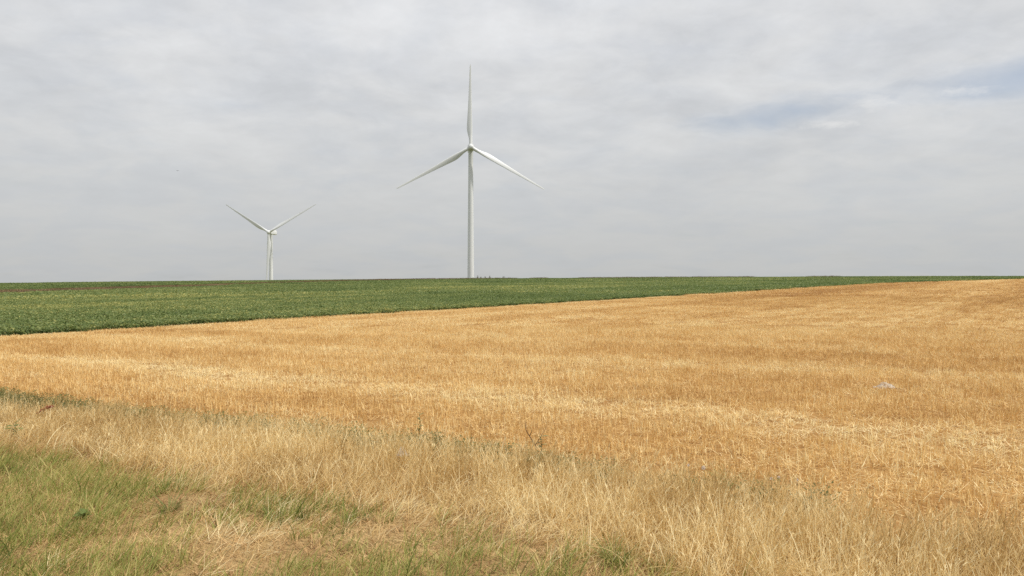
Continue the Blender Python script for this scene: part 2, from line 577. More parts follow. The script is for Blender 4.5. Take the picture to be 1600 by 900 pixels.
tall = [tuft(20, 0.07, 0.18, 0.32, 0.0, 0.22, 0.05, 0.7, 0.0034, 0.0078, M['dry'], 4, 0.3, 1.3, head=True) for _ in range(7)]
tall += [tuft(18, 0.08, 0.20, 0.36, 0.05, 0.4, 0.5, 1.8, 0.0035, 0.0075, M['dry'], 5) for _ in range(2)]
tall += [tuft(18, 0.09, 0.16, 0.34, 0.1, 0.5, 0.3, 1.2, 0.0035, 0.0065, M['dry'], 4, 0.5, 0.7) for _ in range(3)]
X, Y = jitter_grid(-13, 9, -2, 17, 0.086)
T = Y + 0.56 * X
lo = 5.15 + 0.55 * (fbm(X * 0.8, Y * 0.8, 3) - 0.5) * 2 - 0.35 * sstep(X, -0.5, 1.5)
dens = sstep(T, lo - 0.12, lo + 0.14) * (1 - sstep(T - edge_t(X), -0.12, 0.2))
dens *= 0.42 + 0.58 * sstep(fbm(X * 1.3, Y * 1.3, 9), 0.34, 0.52)
k = (rng.uniform(0, 1, X.size) < dens) & in_view(X, Y, 0.15, 1.0) & (Y > 2.5)
X, Y, T, lo = X[k], Y[k], T[k], lo[k]
n = len(X)
hs = (1 + 0.22 * sstep(X, 0, 2)) * (0.62 + 0.38 * sstep(T - lo, -0.1, 0.9)) * (0.75 + 0.5 * fbm(X * 0.9, Y * 0.9, 21)) * rng.uniform(0.85, 1.15, n)
tn = 0.66 + 0.5 * (fbm(X * 0.7, Y * 1.1, 31) - 0.5) * 2 + rng.normal(0, 0.12, n)
scatter('dry_grass', on_ground(X, Y), tall, rots(n, 0.07, rng.normal(0, 0.8, n)), np.stack([np.ones(n), np.ones(n), hs], 1), tn,
        'tall dry straw coloured grass along the edge of the stubble field', 'dry grass')

# ---- verge: single long bent stems that stand out of the tall grass
long_ = [tuft(5, 0.10, 0.28, 0.46, 0.05, 0.5, 0.5, 1.9, 0.0045, 0.0075, M['dry'], 6, 0.3, 1.2) for _ in range(8)]
X, Y = jitter_grid(-11, 8, -1, 15, 0.20)
T = Y + 0.56 * X
k = (T > 4.95 - 0.5 * sstep(X, 0, 1.5)) & (T < edge_t(X)) & in_view(X, Y, 0.15, 1.0) & (Y > 2.5) & (fbm(X, Y, 141) > 0.40)
X, Y = X[k], Y[k]; n = len(X)
scatter('bent_stems', on_ground(X, Y), long_, rots(n, 0.1, rng.normal(0, 1.0, n)), np.ones((n, 3)) * rng.uniform(0.65, 1.05, n)[:, None], 0.75 + rng.normal(0, 0.15, n),
        'long pale bent grass stems standing out of the tall dry grass', 'dry grass')

# ---- verge: bleached shorter grass in front of the tall stand
mid = [tuft(19, 0.08, 0.09, 0.23, 0.2, 0.8, 0.3, 1.1, 0.0035, 0.0062, M['dry'], 4, 0.45, 0.7) for _ in range(5)]
X, Y = jitter_grid(-13, 8, -1, 16, 0.095)
T = Y + 0.56 * X
nz = fbm(X * 0.9, Y * 0.9, 41)
dens = sstep(T, 4.55 + 1.0 * (nz - 0.5), 5.05) * (1 - sstep(T, 5.7, 6.1)) * 0.95
dens = np.maximum(dens, 0.28 * sstep(nz, 0.40, 0.62) * (T < 5.5) * sstep(X, -4, -0.5))
dens *= 1 - 0.85 * np.exp(-((X + 0.35) / 0.8) ** 2 - ((T - 4.78 - 0.3 * (nz - 0.5)) / 0.22) ** 2)   # a trodden dip in front of the tall stand
k = (rng.uniform(0, 1, X.size) < dens) & in_view(X, Y, 0.15, 1.0) & (Y > 2.3)
X, Y = X[k], Y[k]; n = len(X)
scatter('bleached_grass', on_ground(X, Y), mid, rots(n, 0.12, rng.normal(0, 0.5, n)), np.stack([np.ones(n), np.ones(n), rng.uniform(0.6, 1.2, n)], 1),
        0.66 + 0.6 * (fbm(X * 1.1, Y * 1.1, 51) - 0.5) * 2 + rng.normal(0, 0.10, n),
        'shorter bleached grass leaning over in front of the tall dry stand', 'dry grass')

# ---- verge: dead thatch lying flat
thatch = [tuft(20, 0.11, 0.05, 0.13, 0.9, 1.5, -0.2, 0.35, 0.0035, 0.006, M['thatch'], 3, 0.4, 1.4) for _ in range(6)]
X, Y = jitter_grid(-12, 8, -1, 14, 0.085)
T = Y + 0.56 * X
k = in_view(X, Y, 0.15, 1.0) & (Y > 2.3) & (T < 6.0) & (rng.uniform(0, 1, X.size) < 0.9)
X, Y = X[k], Y[k]; n = len(X)
scatter('dead_thatch', on_ground(X, Y, 0.004), thatch, rots(n, 0.10), np.ones((n, 3)) * rng.uniform(0.8, 1.2, n)[:, None],
        0.38 + 0.55 * (fbm(X * 1.6, Y * 1.6, 61) - 0.5) * 2 + rng.normal(0, 0.14, n),
        'dead brown thatch lying flat between the green grass of the verge', 'thatch')

# ---- verge: green grass, thick on the left, thinning to the right
green = [tuft(18, 0.07, 0.07, 0.19, 0.05, 0.7, 0.3, 1.1, 0.0035, 0.0062, M['green'], 4, 0.5, 1.0) for _ in range(5)]
green += [tuft(14, 0.05, 0.12, 0.26, 0.05, 0.5, 0.3, 1.0, 0.004, 0.007, M['green'], 4, 0.5, 0.9) for _ in range(3)]
X, Y = jitter_grid(-12, 7, -1, 14, 0.085)
T = Y + 0.56 * X
nz = fbm(X * 1.2 + 5, Y * 1.2, 71, 4)
left = 1 - sstep(X + 0.55 * (Y - 5), -1.3, 0.6)
dens = (0.20 + 0.70 * left) * sstep(nz, 0.24, 0.50) + 0.30 * sstep(nz, 0.45, 0.6)
dens *= 1 - sstep(T + 1.0 * (nz - 0.5), 4.6, 5.15)
dens = np.maximum(dens, 0.75 * sstep(nz, 0.42, 0.55) * (1 - sstep(np.abs(T - 4.6), 0.1, 0.45)) * (1 - sstep(X, -1.8, -0.6)))
k = (rng.uniform(0, 1, X.size) < dens) & in_view(X, Y, 0.15, 1.0) & (Y > 2.3)
X, Y, nz = X[k], Y[k], nz[k]; n = len(X)
scatter('green_grass', on_ground(X, Y), green, rots(n, 0.12, rng.normal(0, 0.6, n)), np.stack([np.ones(n), np.ones(n), rng.uniform(0.5, 1.05, n)], 1),
        0.53 + 0.26 * sstep(X + 0.55 * (Y - 5), -1.6, 0.4) + 0.5 * (fbm(X * 0.9, Y * 0.9, 81) - 0.5) * 2 + rng.normal(0, 0.13, n),
        'short green grass mixed with dead blades on the verge', 'grass')


# ---- dark green weeds in the strip between verge and stubble
def herb(n, h, size):
    a = rng.uniform(0, 2 * math.pi, n); r = 0.09 * np.sqrt(rng.uniform(0, 1, n))
    pos = np.stack([r * np.cos(a), r * np.sin(a), rng.uniform(0.02, h, n)], 1)
    p1 = leaves(n, pos, a + rng.normal(0, 0.7, n), rng.uniform(-0.3, 0.9, n), rng.uniform(0.5, 1.0, n) * size)
    k_ = 14
    p2 = ribbons(k_, np.stack([rng.normal(0, 0.03, k_), rng.normal(0, 0.03, k_), np.zeros(k_)], 1), rng.uniform(0, 6.28, k_), rng.uniform(0.7, 1.5, k_) * h, rng.uniform(0.05, 0.5, k_), 0.6, 0.005, 3)
    V, F, A = merge([p1, p2])
    return mesh_of('herb', V, F, M['weed'], False, A)


herbs = [herb(120, 0.17, 0.026) for _ in range(4)]
X, Y = jitter_grid(-14, 8, 0, 18, 0.11)
T = Y + 0.56 * X
nz = fbm(X * 0.7, Y * 0.7, 91, 3)
wd = np.interp(X, [-9, -4, 0, 5], [0.55, 0.26, 0.12, 0.10])
amt = np.interp(X, [-9, -5, -2, 0, 4], [1.0, 0.88, 0.74, 0.58, 0.55])
dens = (1 - sstep(np.abs(T - edge_t(X) - 0.08 - 0.5 * wd), wd * 0.4, wd)) * sstep(nz, 0.62 - 0.5 * amt, 0.78 - 0.45 * amt)
k = (rng.uniform(0, 1, X.size) < dens) & in_view(X, Y, 0.15, 1.0)
X, Y = X[k], Y[k]; n = len(X)
scatter('weeds', on_ground(X, Y), herbs, rots(n, 0.1), np.ones((n, 3)) * rng.uniform(0.7, 1.35, n)[:, None], 0.45 + rng.normal(0, 0.18, n),
        'strip of dark green weeds where the dry grass meets the stubble', 'weeds')

# ---- stubble: cut stalks in drilled rows, loose straw between them
ROW1 = math.atan2(-0.56, 1.0)                       # headland rows, along the verge
ROW2 = math.atan2(87.5, 62.0)                       # inner rows, along the crop border


def stubble_patch(size, gap, per_row, h0, h1, wdt, litter, lw, rowvar=0.0, llen=0.14, sy=None):
    pr = []; rows = []; sy = sy or size
    for i in range(int(round(sy / gap))):
        m_ = per_row
        y_ = -sy / 2 + (i + 0.5) * gap
        b = np.stack([rng.uniform(-size / 2, size / 2, m_), y_ + rng.normal(0, gap * 0.16, m_), np.zeros(m_)], 1)
        pr.append(ribbons(m_, b, rng.uniform(0, 6.28, m_), rng.uniform(h0, h1, m_), np.abs(rng.normal(0, 0.22, m_)), rng.normal(0, 0.15, m_), wdt, 2, rng.uniform(0, 3, m_), 0.8))
        c = m_ // 2                                 # leaf sheaths that hang off the stalks
        rows += [rng.uniform(-1, 1) * rowvar] * 2
        pr.append(ribbons(c, b[:c] + np.array([0, 0, h0 * 0.6]), rng.uniform(0, 6.28, c), rng.uniform(0.5, 1.0, c) * h0, rng.uniform(0.4, 1.0, c), rng.uniform(0.5, 1.6, c), wdt * 1.3, 3))
    b = np.stack([rng.uniform(-size / 2, size / 2, litter), rng.uniform(-sy / 2, sy / 2, litter), rng.uniform(0.01, h0 * 0.75, litter)], 1)
    pr.append(ribbons(litter, b, rng.uniform(0, 6.28, litter), rng.uniform(0.4, 1.0, litter) * llen, rng.uniform(1.0, 1.7, litter), rng.normal(0, 0.25, litter), lw, 2))
    pr = [(a_, b_, c_ + rows[i]) if i < len(rows) else (a_, b_, c_ + 0.15) for i, (a_, b_, c_) in enumerate(pr)]
    V, F, A = merge(pr)
    return mesh_of('stubble_patch', V, F, M['stalk'], False, A)


def swath(x, y):
    """pale bands of straw left behind the combine; 0..1"""
    t1 = y + 0.56 * x
    s1 = x - 0.56 * y
    w1 = t1 + 1.1 * (fbm(s1 * 0.12, t1 * 0.3, 5) - 0.5) * 2
    a1 = (0.6 + 0.8 * np.exp(-((w1 - 10.4) / 2.0) ** 2)) * np.exp(-(((w1 - 10.4 + 2.7) % 5.4 - 2.7) / 1.0) ** 2)
    nx, ny = -math.sin(ROW2), math.cos(ROW2)
    t2 = x * nx + y * ny
    s2 = x * math.cos(ROW2) + y * math.sin(ROW2)
    w2 = t2 + 1.0 * (fbm(s2 * 0.05, t2 * 0.3, 6) - 0.5) * 2
    a2 = np.exp(-(((w2 - 1.0 + 2.5) % 5.0 - 2.5) / 0.9) ** 2)
    f = sstep(t1, 19, 30)
    streak = fbm(s1 * 0.10, t1 * 0.6, 15, 4) * (1 - f) + fbm(s2 * 0.014, t2 * 0.16, 16, 5) * f
    fine = vnoise(s1 * 0.25, t1 * 4.5, 18) * (1 - f) + (0.3 * vnoise(s2 * 0.06, t2 * 2.6, 19) + 0.75 * vnoise(s2 * 0.022, t2 * 0.9, 20) + 0.9 * vnoise(s2 * 0.015, t2 * 0.45, 22) - 0.475) * f
    return np.clip((a1 * (1 - f) + a2 * f * 0.3) * (0.35 + 0.9 * fbm(x * 0.16, y * 0.16, 25)) + (1.0 + 0.7 * f) * (streak - 0.5) + 0.55 * (fine - 0.5), -0.7, 1)


def place_stubble(name, patches, step, ymin, ymax, jit, label, flat=()):
    if isinstance(step, tuple):                     # long patches laid along the inner rows
        a, b = np.meshgrid(np.arange(-ymax * 1.3, ymax * 1.3, step[0]), np.arange(-ymax * 1.1, ymax * 0.9, step[1]))
        a = a + rng.uniform(0, 1, (a.shape[0], 1)) * step[0] + rng.uniform(-jit, jit, a.shape) * step[0]
        b = b + rng.uniform(-jit, jit, b.shape) * step[1]
        x = (a * math.cos(ROW2) - b * math.sin(ROW2)).ravel(); y = (a * math.sin(ROW2) + b * math.cos(ROW2)).ravel()
    else:
        x, y = jitter_grid(-22, 0.8 * ymax + 4, ymin - 6, ymax + 4, step, jit)
    t1 = y + 0.56 * x
    dist = np.hypot(x, y)
    k_ = (t1 > edge_t(x) - 0.08 + 0.25 * vnoise(x, y, 3)) & (y < BORDER(x) - 0.15) & in_view(x, y, 0.15, 1.5) & (dist >= ymin) & (dist < ymax) & (y > 0)
    x, y, t1 = x[k_], y[k_], t1[k_]
    n_ = len(x)
    inner = (sstep(t1 + rng.normal(0, 0.5, n_), 22, 25) > 0.5) | isinstance(step, tuple)
    rz = np.where(inner, ROW2, ROW1) + rng.normal(0, 0.04, n_) + math.pi * rng.integers(0, 2, n_)
    sw = swath(x, y)
    tn_ = 0.57 - 0.24 * sstep(x, -2, 34) + 0.42 * sw + 0.22 * (fbm(x * 0.35, y * 0.35, 27) - 0.5) * 2 + rng.normal(0, 0.05, n_)  # straw tint falls off to the right: cloud shadow painted into the colour
    sc = np.stack([np.ones(n_), np.ones(n_), rng.uniform(0.8, 1.2, n_) * (1 - 0.25 * np.clip(sw, 0, 1))], 1)
    o = on_ground(x, y)
    idx = rng.integers(0, len(patches), n_)
    if flat:                                        # laid straw where the swath lay
        idx = np.where(rng.uniform(0.25, 1.0, n_) < sw, len(patches) + rng.integers(0, len(flat), n_), idx)
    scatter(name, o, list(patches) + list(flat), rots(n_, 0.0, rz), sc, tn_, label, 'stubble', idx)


near_p = [stubble_patch(0.5, 0.125, 30, 0.04, 0.13, 0.0062, 120, 0.0062, 0.25) for _ in range(8)]
flat_p = [stubble_patch(0.5, 0.125, 20, 0.04, 0.11, 0.0062, 190, 0.0062) for _ in range(5)]
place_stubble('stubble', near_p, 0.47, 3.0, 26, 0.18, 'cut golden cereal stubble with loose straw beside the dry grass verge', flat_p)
mid_p = [stubble_patch(2.4, 0.125, 84, 0.04, 0.09, 0.009, 420, 0.009, 0.45, 0.16, 0.5) for _ in range(6)]
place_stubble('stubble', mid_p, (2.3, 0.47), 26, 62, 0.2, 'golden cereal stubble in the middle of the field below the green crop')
far_p = [stubble_patch(6.0, 0.25, 180, 0.04, 0.09, 0.016, 650, 0.017, 0.5, 0.30, 1.0) for _ in range(6)]
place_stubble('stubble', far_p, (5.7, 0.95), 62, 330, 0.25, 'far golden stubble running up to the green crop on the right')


# ---- the green crop
def crop_patch(size, n_, h, leaf):
    pos = np.stack([rng.uniform(-size / 2, size / 2, n_), rng.uniform(-size / 2, size / 2, n_), h * (0.08 + 0.92 * rng.uniform(0, 1, n_) ** 0.75)], 1)
    pos[:, 2] *= 0.8 + 0.4 * vnoise(pos[:, 0] / (leaf * 3.5) + 40, pos[:, 1] / (leaf * 3.5) + 40, int(rng.integers(1000)))
    V, F, A = leaves(n_, pos, rng.uniform(0, 6.28, n_), rng.normal(0.15, 0.4, n_), rng.uniform(0.6, 1.1, n_) * leaf, 0.75)
    return mesh_of('crop_patch', V, F, M['crop'], False, A)


def place_crop(name, patches, step, ymin, ymax, label):
    x, y = jitter_grid(-0.85 * ymax - 6, 0.85 * ymax + 6, ymin * 0.7, ymax + 3, step, 0.3)
    dist = np.hypot(x, y)
    k_ = (y > BORDER(x) + 0.25) & (y + 0.56 * x > 6.9) & in_view(x, y, 0.12, 3.0) & (dist >= ymin) & (dist < ymax) & (track_dist(x, y) > 9.9)
    x, y = x[k_], y[k_]
    n_ = len(x)
    nx, ny = -math.sin(ROW2), math.cos(ROW2)
    t2 = x * nx + y * ny; s2 = x * math.cos(ROW2) + y * math.sin(ROW2)
    tn_ = 0.44 + 0.30 * (fbm(x * 0.045, y * 0.045, 33) - 0.5) * 2 + 0.22 * (fbm(s2 * 0.05, t2 * 0.35, 34) - 0.5) * 2 + rng.normal(0, 0.07, n_)
    tn_ += 0.16 * np.exp(-(((y - 1.9 * (x + 62)) ) / 60) ** 2)
    sc = np.stack([np.ones(n_), np.ones(n_), rng.uniform(0.75, 1.2, n_)], 1)
    scatter(name, on_ground(x, y), patches, rots(n_), sc, tn_, label, 'crop')


place_crop('crop', [crop_patch(0.6, 190, 0.17, 0.10) for _ in range(5)], 0.5, 18, 70, 'low leafy green crop along the edge of the golden stubble')
place_crop('crop', [crop_patch(1.9, 560, 0.20, 0.18) for _ in range(5)], 1.6, 70, 180, 'low green crop in the middle distance below the turbines')
place_crop('crop', [crop_patch(5.5, 1500, 0.26, 0.30) for _ in range(5)], 4.6, 180, 560, 'far green crop reaching the skyline under the turbines')

# ---- dry weeds along the farm track
tw_ = [tuft(60, 1.0, 0.12, 0.34, 0.05, 0.6, 0.2, 0.9, 0.03, 0.05, M['track_weed'], 3) for _ in range(4)]
s_ = np.linspace(0, 1, 7000)
pp = np.array([pl(TRK)(t) for t in s_]); side = np.where(rng.uniform(0, 1, len(s_)) < 0.75, rng.uniform(-9.4, 5.0, len(s_)), rng.uniform(6.6, 9.6, len(s_)))
tng = np.gradient(pp, axis=0); tng /= np.hypot(*tng.T)[:, None]
X = pp[:, 0] - tng[:, 1] * side; Y = pp[:, 1] + tng[:, 0] * side
k = vnoise(s_ * 60, s_ * 0, 5) > 0.25
X, Y = X[k], Y[k]; n = len(X)
scatter('track_weeds', on_ground(X, Y), tw_, rots(n), np.stack([np.ones(n), np.ones(n), rng.uniform(0.5, 1.2, n) * (1.15 + 2.0 * sstep(Y, 180, 400))], 1), 0.22 + rng.normal(0, 0.2, n),
        'brown dry weeds along the farm track that leads to the near turbine', 'dry weeds')


# ------------------------------------------------------------------ wind turbines
def lathe(prof, seg=32, axis='Z'):
    V, F = [], []
    for r, z in prof:
        for i in range(seg):
            a = 2 * math.pi * i / seg
            V.append((r * math.cos(a), r * math.sin(a), z) if axis == 'Z' else (r * math.cos(a), z, r * math.sin(a)))
    for j in range(len(prof) - 1):
        for i in range(seg):
            k_ = (i + 1) % seg
            F.append((j * seg + i, j * seg + k_, (j + 1) * seg + k_, (j + 1) * seg + i))
    F.append(tuple(range(seg))[::-1]); F.append(tuple((len(prof) - 1) * seg + i for i in range(seg)))
    return V, F


def fix_normals(me):
    import bmesh
    b = bmesh.new(); b.from_mesh(me)
    bmesh.ops.recalc_face_normals(b, faces=b.faces)
    b.to_mesh(me); b.free()
    return me


def smooth_obj(name, V, F, mat, parent, angle=40, **kw):
    me = fix_normals(mesh_of(name, V, F, mat, True))
    me.set_sharp_from_angle(angle=R(angle))
    return obj(name, me, parent, **kw)


BL = 49.0                                            # blade length from the hub flange
_r = [0.0, 1.2, 2.6, 4.5, 6.5, 8.5, 10.5, 13, 17, 22, 28, 34, 40, 45, 47.5, 48.7, 49.0]
_c = [2.1, 2.1, 2.15, 2.5, 3.1, 3.65, 3.8, 3.62, 3.15, 2.65, 2.15, 1.72, 1.32, 1.02, 0.85, 0.60, 0.25]
_t = [1.0, 1.0, 0.95, 0.72, 0.52, 0.40, 0.34, 0.29, 0.25, 0.22, 0.20, 0.19, 0.18, 0.17, 0.17, 0.17, 0.17]
_tw = [20, 20, 20, 20, 18.5, 16.5, 14.5, 12, 9, 6, 4, 2.5, 1.2, 0.4, 0, 0, 0]


def blade_mesh():
    seg, V, F = 20, [], []
    for r, c, t, tw in zip(_r, [q * (0.9 if a > 4 else 0.95) for q, a in zip(_c, _r)], _t, _tw):
        round_ = 1 if t > 0.9 else max(0.0, (t - 0.35) / 0.6)
        bend = -1.5 * (r / BL) ** 2                  # tips curve a little into the wind
        for i in range(seg):
            a = 2 * math.pi * i / seg
            cx, cy = math.cos(a), math.sin(a)
            # aerofoil in unit chord: leading edge at +0.3, trailing edge at -0.7
            ax = 0.5 * cx
            ay = 0.5 * t * cy * (0.30 + 0.70 * ((1 + cx) / 2) ** 0.55)
            px_ = (ax - 0.2) * c * (1 - round_) + ax * c * round_
            py_ = ay * c * (1 - round_) + 0.5 * cy * c * t * round_
            w_ = -R(tw + 4)
            V.append((px_ * math.cos(w_) - py_ * math.sin(w_), px_ * math.sin(w_) + py_ * math.cos(w_) + bend, r))
    for j in range(len(_r) - 1):
        for i in range(seg):
            k_ = (i + 1) % seg
            F.append((j * seg + i, j * seg + k_, (j + 1) * seg + k_, (j + 1) * seg + i))
    F.append(tuple(range(seg))[::-1]); F.append(tuple((len(_r) - 1) * seg + i for i in range(seg)))
    me = fix_normals(mesh_of('blade', V, F, M['turbine'], True))
    me.set_sharp_from_angle(angle=R(50))
    return me


BLADE = blade_mesh()


def rounded_box(x0, x1, y0, y1, z0, z1, r, seg=5):
    """box with rounded long edges (along Y) and drawn-in ends"""
    V, F = [], []
    ring = []
    cx, cz = (x0 + x1) / 2, (z0 + z1) / 2
    for qx, qz, a0 in ((x1 - r, z1 - r, 0), (x0 + r, z1 - r, 90), (x0 + r, z0 + r, 180), (x1 - r, z0 + r, 270)):
        for i in range(seg + 1):
            a = R(a0 + 90 * i / seg)
            ring.append((qx + r * math.cos(a), qz + r * math.sin(a)))
    m_ = len(ring)
    stations = [(y0, 0.72), (y0 + 0.25, 0.86), (y0 + 0.8, 0.96), (y0 + 1.8, 1.0), (y1 - 1.5, 1.0), (y1 - 0.5, 0.95), (y1 - 0.12, 0.88), (y1, 0.8)]
    for y_, s_ in stations:
        for px_, pz_ in ring:
            V.append((cx + (px_ - cx) * s_, y_, cz + (pz_ - cz) * s_))
    for j in range(len(stations) - 1):
        for i in range(m_):
            k_ = (i + 1) % m_
            F.append((j * m_ + i, j * m_ + k_, (j + 1) * m_ + k_, (j + 1) * m_ + i))
    F.append(tuple(range(m_))); F.append(tuple((len(stations) - 1) * m_ + i for i in range(m_)))
    return V, F


def turbine(x, y, z, yaw, spin, label):
    t = empty('wind_turbine', (x, y, z), yaw)
    tag(t, label, 'wind turbine', 'white wind turbines on the skyline')
    prof = [(2.5, 0), (2.5, 0.35), (2.12, 0.36), (2.08, 4)]
    for q in (20, 40, 60):
        rr = 2.1 - 0.62 * q / 75.0
        prof += [(rr, q - 0.12), (rr + 0.02, q - 0.1), (rr + 0.02, q + 0.1), (rr - 0.002, q + 0.12)]
    prof += [(1.48, 76.1), (1.55, 76.3), (1.55, 76.7)]
    V, F = lathe([(a * 0.93, b) for a, b in prof], 48)
    tower = smooth_obj('tower', V, F, M['turbine'], t, 30)
    H = 78.3
    V, F = rounded_box(-1.75, 1.75, -2.6, 8.2, 76.6, 80.3, 0.7)
    nac = smooth_obj('nacelle', V, F, M['turbine'], t, 35)
    V, F = rounded_box(-1.2, 1.2, 4.6, 7.8, 80.3, 81.0, 0.25)
    smooth_obj('cooler', V, F, M['turbine'], nac, 35)
    V, F = lathe([(0.05, 80.3), (0.05, 82.3)], 8)
    smooth_obj('wind_sensor_mast', [(a, b + 7.4, c) for a, b, c in V], F, M['dark'], nac)
    # hub and blades, tilted up a little
    hub_y = -4.0
    prof = [(0.02, -2.1), (0.5, -2.05), (1.0, -1.85), (1.40, -1.4), (1.62, -0.7), (1.68, 0.0), (1.68, 0.9), (1.5, 1.35), (1.2, 1.4)]
    V, F = lathe(prof, 36, 'Y')
    hub = smooth_obj('hub', V, F, M['turbine'], t, 40, loc=(0, hub_y, H), rot=(R(-5), 0, 0))
    for i in range(3):
        ang_ = R(spin + 120 * i)
        b = obj('blade', BLADE, t)
        m_ = Matrix.Translation((0, hub_y, H)) @ Matrix.Rotation(R(-5), 4, 'X') @ Matrix.Rotation(ang_, 4, 'Y') @ Matrix.Rotation(R(-2), 4, 'X') @ Matrix.Translation((0, 0, 1.25))
        b.matrix_local = m_
    for i in range(3):
        V, F = lathe([(1.13, 0), (1.2, 0.02), (1.2, 0.32), (1.13, 0.34)], 28)
        c = smooth_obj('blade_root_collar', V, F, M['turbine'], hub, 30)
        c.matrix_local = Matrix.Rotation(R(spin + 120 * i), 4, 'Y') @ Matrix.Rotation(R(-2), 4, 'X') @ Matrix.Translation((0, 0, 1.42))
    return t


D1 = 462.0
X1 = (735.5 - 800) / 1209 * D1
turbine(X1, D1, hz(X1, D1) - 0.2, R(4), 0, 'large white wind turbine with one blade pointing straight up')
D2 = 690.0
X2 = (423.6 - 800) / 1209 * D2
turbine(X2, D2, 45.4 - 78.3, R(-11), 181, 'smaller farther white wind turbine with its lower part hidden behind the skyline')


# ------------------------------------------------------------------ weeds on the skyline at the foot of the turbine
def tube(pts, rads, seg=6):
    pts = [Vector(p) for p in pts]
    V, F = [], []
    for i, (p, r) in enumerate(zip(pts, rads)):
        d = (pts[min(i + 1, len(pts) - 1)] - pts[max(i - 1, 0)]).normalized()
        u = d.orthogonal().normalized(); v = d.cross(u)
        for j in range(seg):
            a = 2 * math.pi * j / seg
            V.append(p + (u * math.cos(a) + v * math.sin(a)) * r)
    for i in range(len(pts) - 1):
        for j in range(seg):
            k_ = (j + 1) % seg
            F.append((i * seg + j, i * seg + k_, (i + 1) * seg + k_, (i + 1) * seg + j))
    F.append(tuple(range(seg))[::-1]); F.append(tuple((len(pts) - 1) * seg + j for j in range(seg)))
    return V, F


M['bush'] = plain_mat('bush_leaves', (0.085, 0.095, 0.045), 0.6, 0.35, 3, 0.25)
M['bark'] = plain_mat('brown_stem', (0.14, 0.09, 0.05), 0.8, 0.25, 20)


def skyline_bush(px, d, h, wdt, label, seed):
    g = np.random.default_rng(seed)
    x = (px - 800) / 1209 * d
    t = empty('bush', (x, d, hz(x, d)))
    tag(t, label, 'bush', 'small bushes on the skyline by the turbine')
    V, F = [], []
    for i in range(5):
        o = len(V)
        a = g.uniform(0, 6.28)
        v, f = tube([(0, 0, -0.05), (0.25 * wdt * math.cos(a), 0.25 * wdt * math.sin(a), h * 0.5), (0.4 * wdt * math.cos(a), 0.4 * wdt * math.sin(a), h * 0.9)], [0.05, 0.035, 0.015], 5)
        V += v; F += [tuple(q + o for q in z) for z in f]
    obj('stem', mesh_of('stem', V, F, M['bark']), t)
    n_ = 130
    zz = g.uniform(0.15, 1.0, n_); rr = wdt * 0.5 * np.sqrt(g.uniform(0, 1, n_)) * np.sin(np.clip(zz, 0.1, 0.97) * math.pi) ** 0.6
    a = g.uniform(0, 6.28, n_)
    V, F, A = leaves(n_, np.stack([rr * np.cos(a), rr * np.sin(a), zz * h], 1), a, g.uniform(-0.5, 1.0, n_), g.uniform(0.15, 0.32, n_), 0.6)
    obj('foliage', mesh_of('foliage', V, F, M['bush'], False, A), t)


for i, (px, h, wd_, lab) in enumerate([
        (739.5, 0.55, 1.6, 'low dark bush right against the foot of the large turbine'),
        (746.3, 1.35, 0.8, 'thin upright bush just right of the large turbine tower'),
        (751.5, 0.85, 1.2, 'small rounded bush second to the right of the turbine tower'),
        (758.0, 0.95, 1.3, 'grey green bush third to the right of the turbine tower'),
        (765.2, 1.25, 0.9, 'dark bush fourth to the right of the turbine tower'),
        (787.0, 1.05, 1.6, 'lone dark rounded bush standing apart on the skyline right of the turbine')]):
    skyline_bush(px, 452 + 1.2 * i, h * 1.55, wd_ * 1.15, lab, 100 + i)

# ------------------------------------------------------------------ small things in and beside the grass
M['dock'] = plain_mat('dock_seed', (0.26, 0.065, 0.032), 0.8, 0.3, 60)
M['dockstem'] = plain_mat('dock_stem', (0.30, 0.13, 0.06), 0.7, 0.2, 40)
M['leaf'] = plain_mat('weed_leaf', (0.17, 0.22, 0.055), 0.65, 0.3, 30, 0.35)
M['leaf2'] = plain_mat('dull_weed_leaf', (0.24, 0.235, 0.09), 0.65, 0.3, 30, 0.3)
M['twig'] = plain_mat('dark_dead_stem', (0.20, 0.125, 0.06), 0.8, 0.3, 60)
M['petal'] = plain_mat('white_petal', (0.85, 0.74, 0.64), 0.8, 0.05, 30, 0.45)


def film_mat():
    m, k_, out = new_mat('clear_plastic_film')
    p = k_.node('ShaderNodeBsdfPrincipled')
    p.inputs['Base Color'].default_value = (0.60, 0.54, 0.45, 1)
    p.inputs['Roughness'].default_value = 0.45
    tcn = k_.node('ShaderNodeTexCoord')
    nn = k_.noise(tcn.outputs['Object'], 25, 4, 0.6)
    bp = k_.node('ShaderNodeBump'); bp.inputs['Strength'].default_value = 0.6; bp.inputs['Distance'].default_value = 0.01
    k_.put(bp.inputs['Height'], nn); k_.l.new(bp.outputs[0], p.inputs['Normal'])
    tr = k_.node('ShaderNodeBsdfTransparent')
    mx = k_.node('ShaderNodeMixShader')
    k_.put(mx.inputs[0], k_.maprange(nn, 0.35, 0.65, 0.15, 0.65))
    k_.l.new(tr.outputs[0], mx.inputs[1]); k_.l.new(p.outputs[0], mx.inputs[2]); k_.l.new(mx.outputs[0], out.inputs[0])
    return m


M['film'] = film_mat()


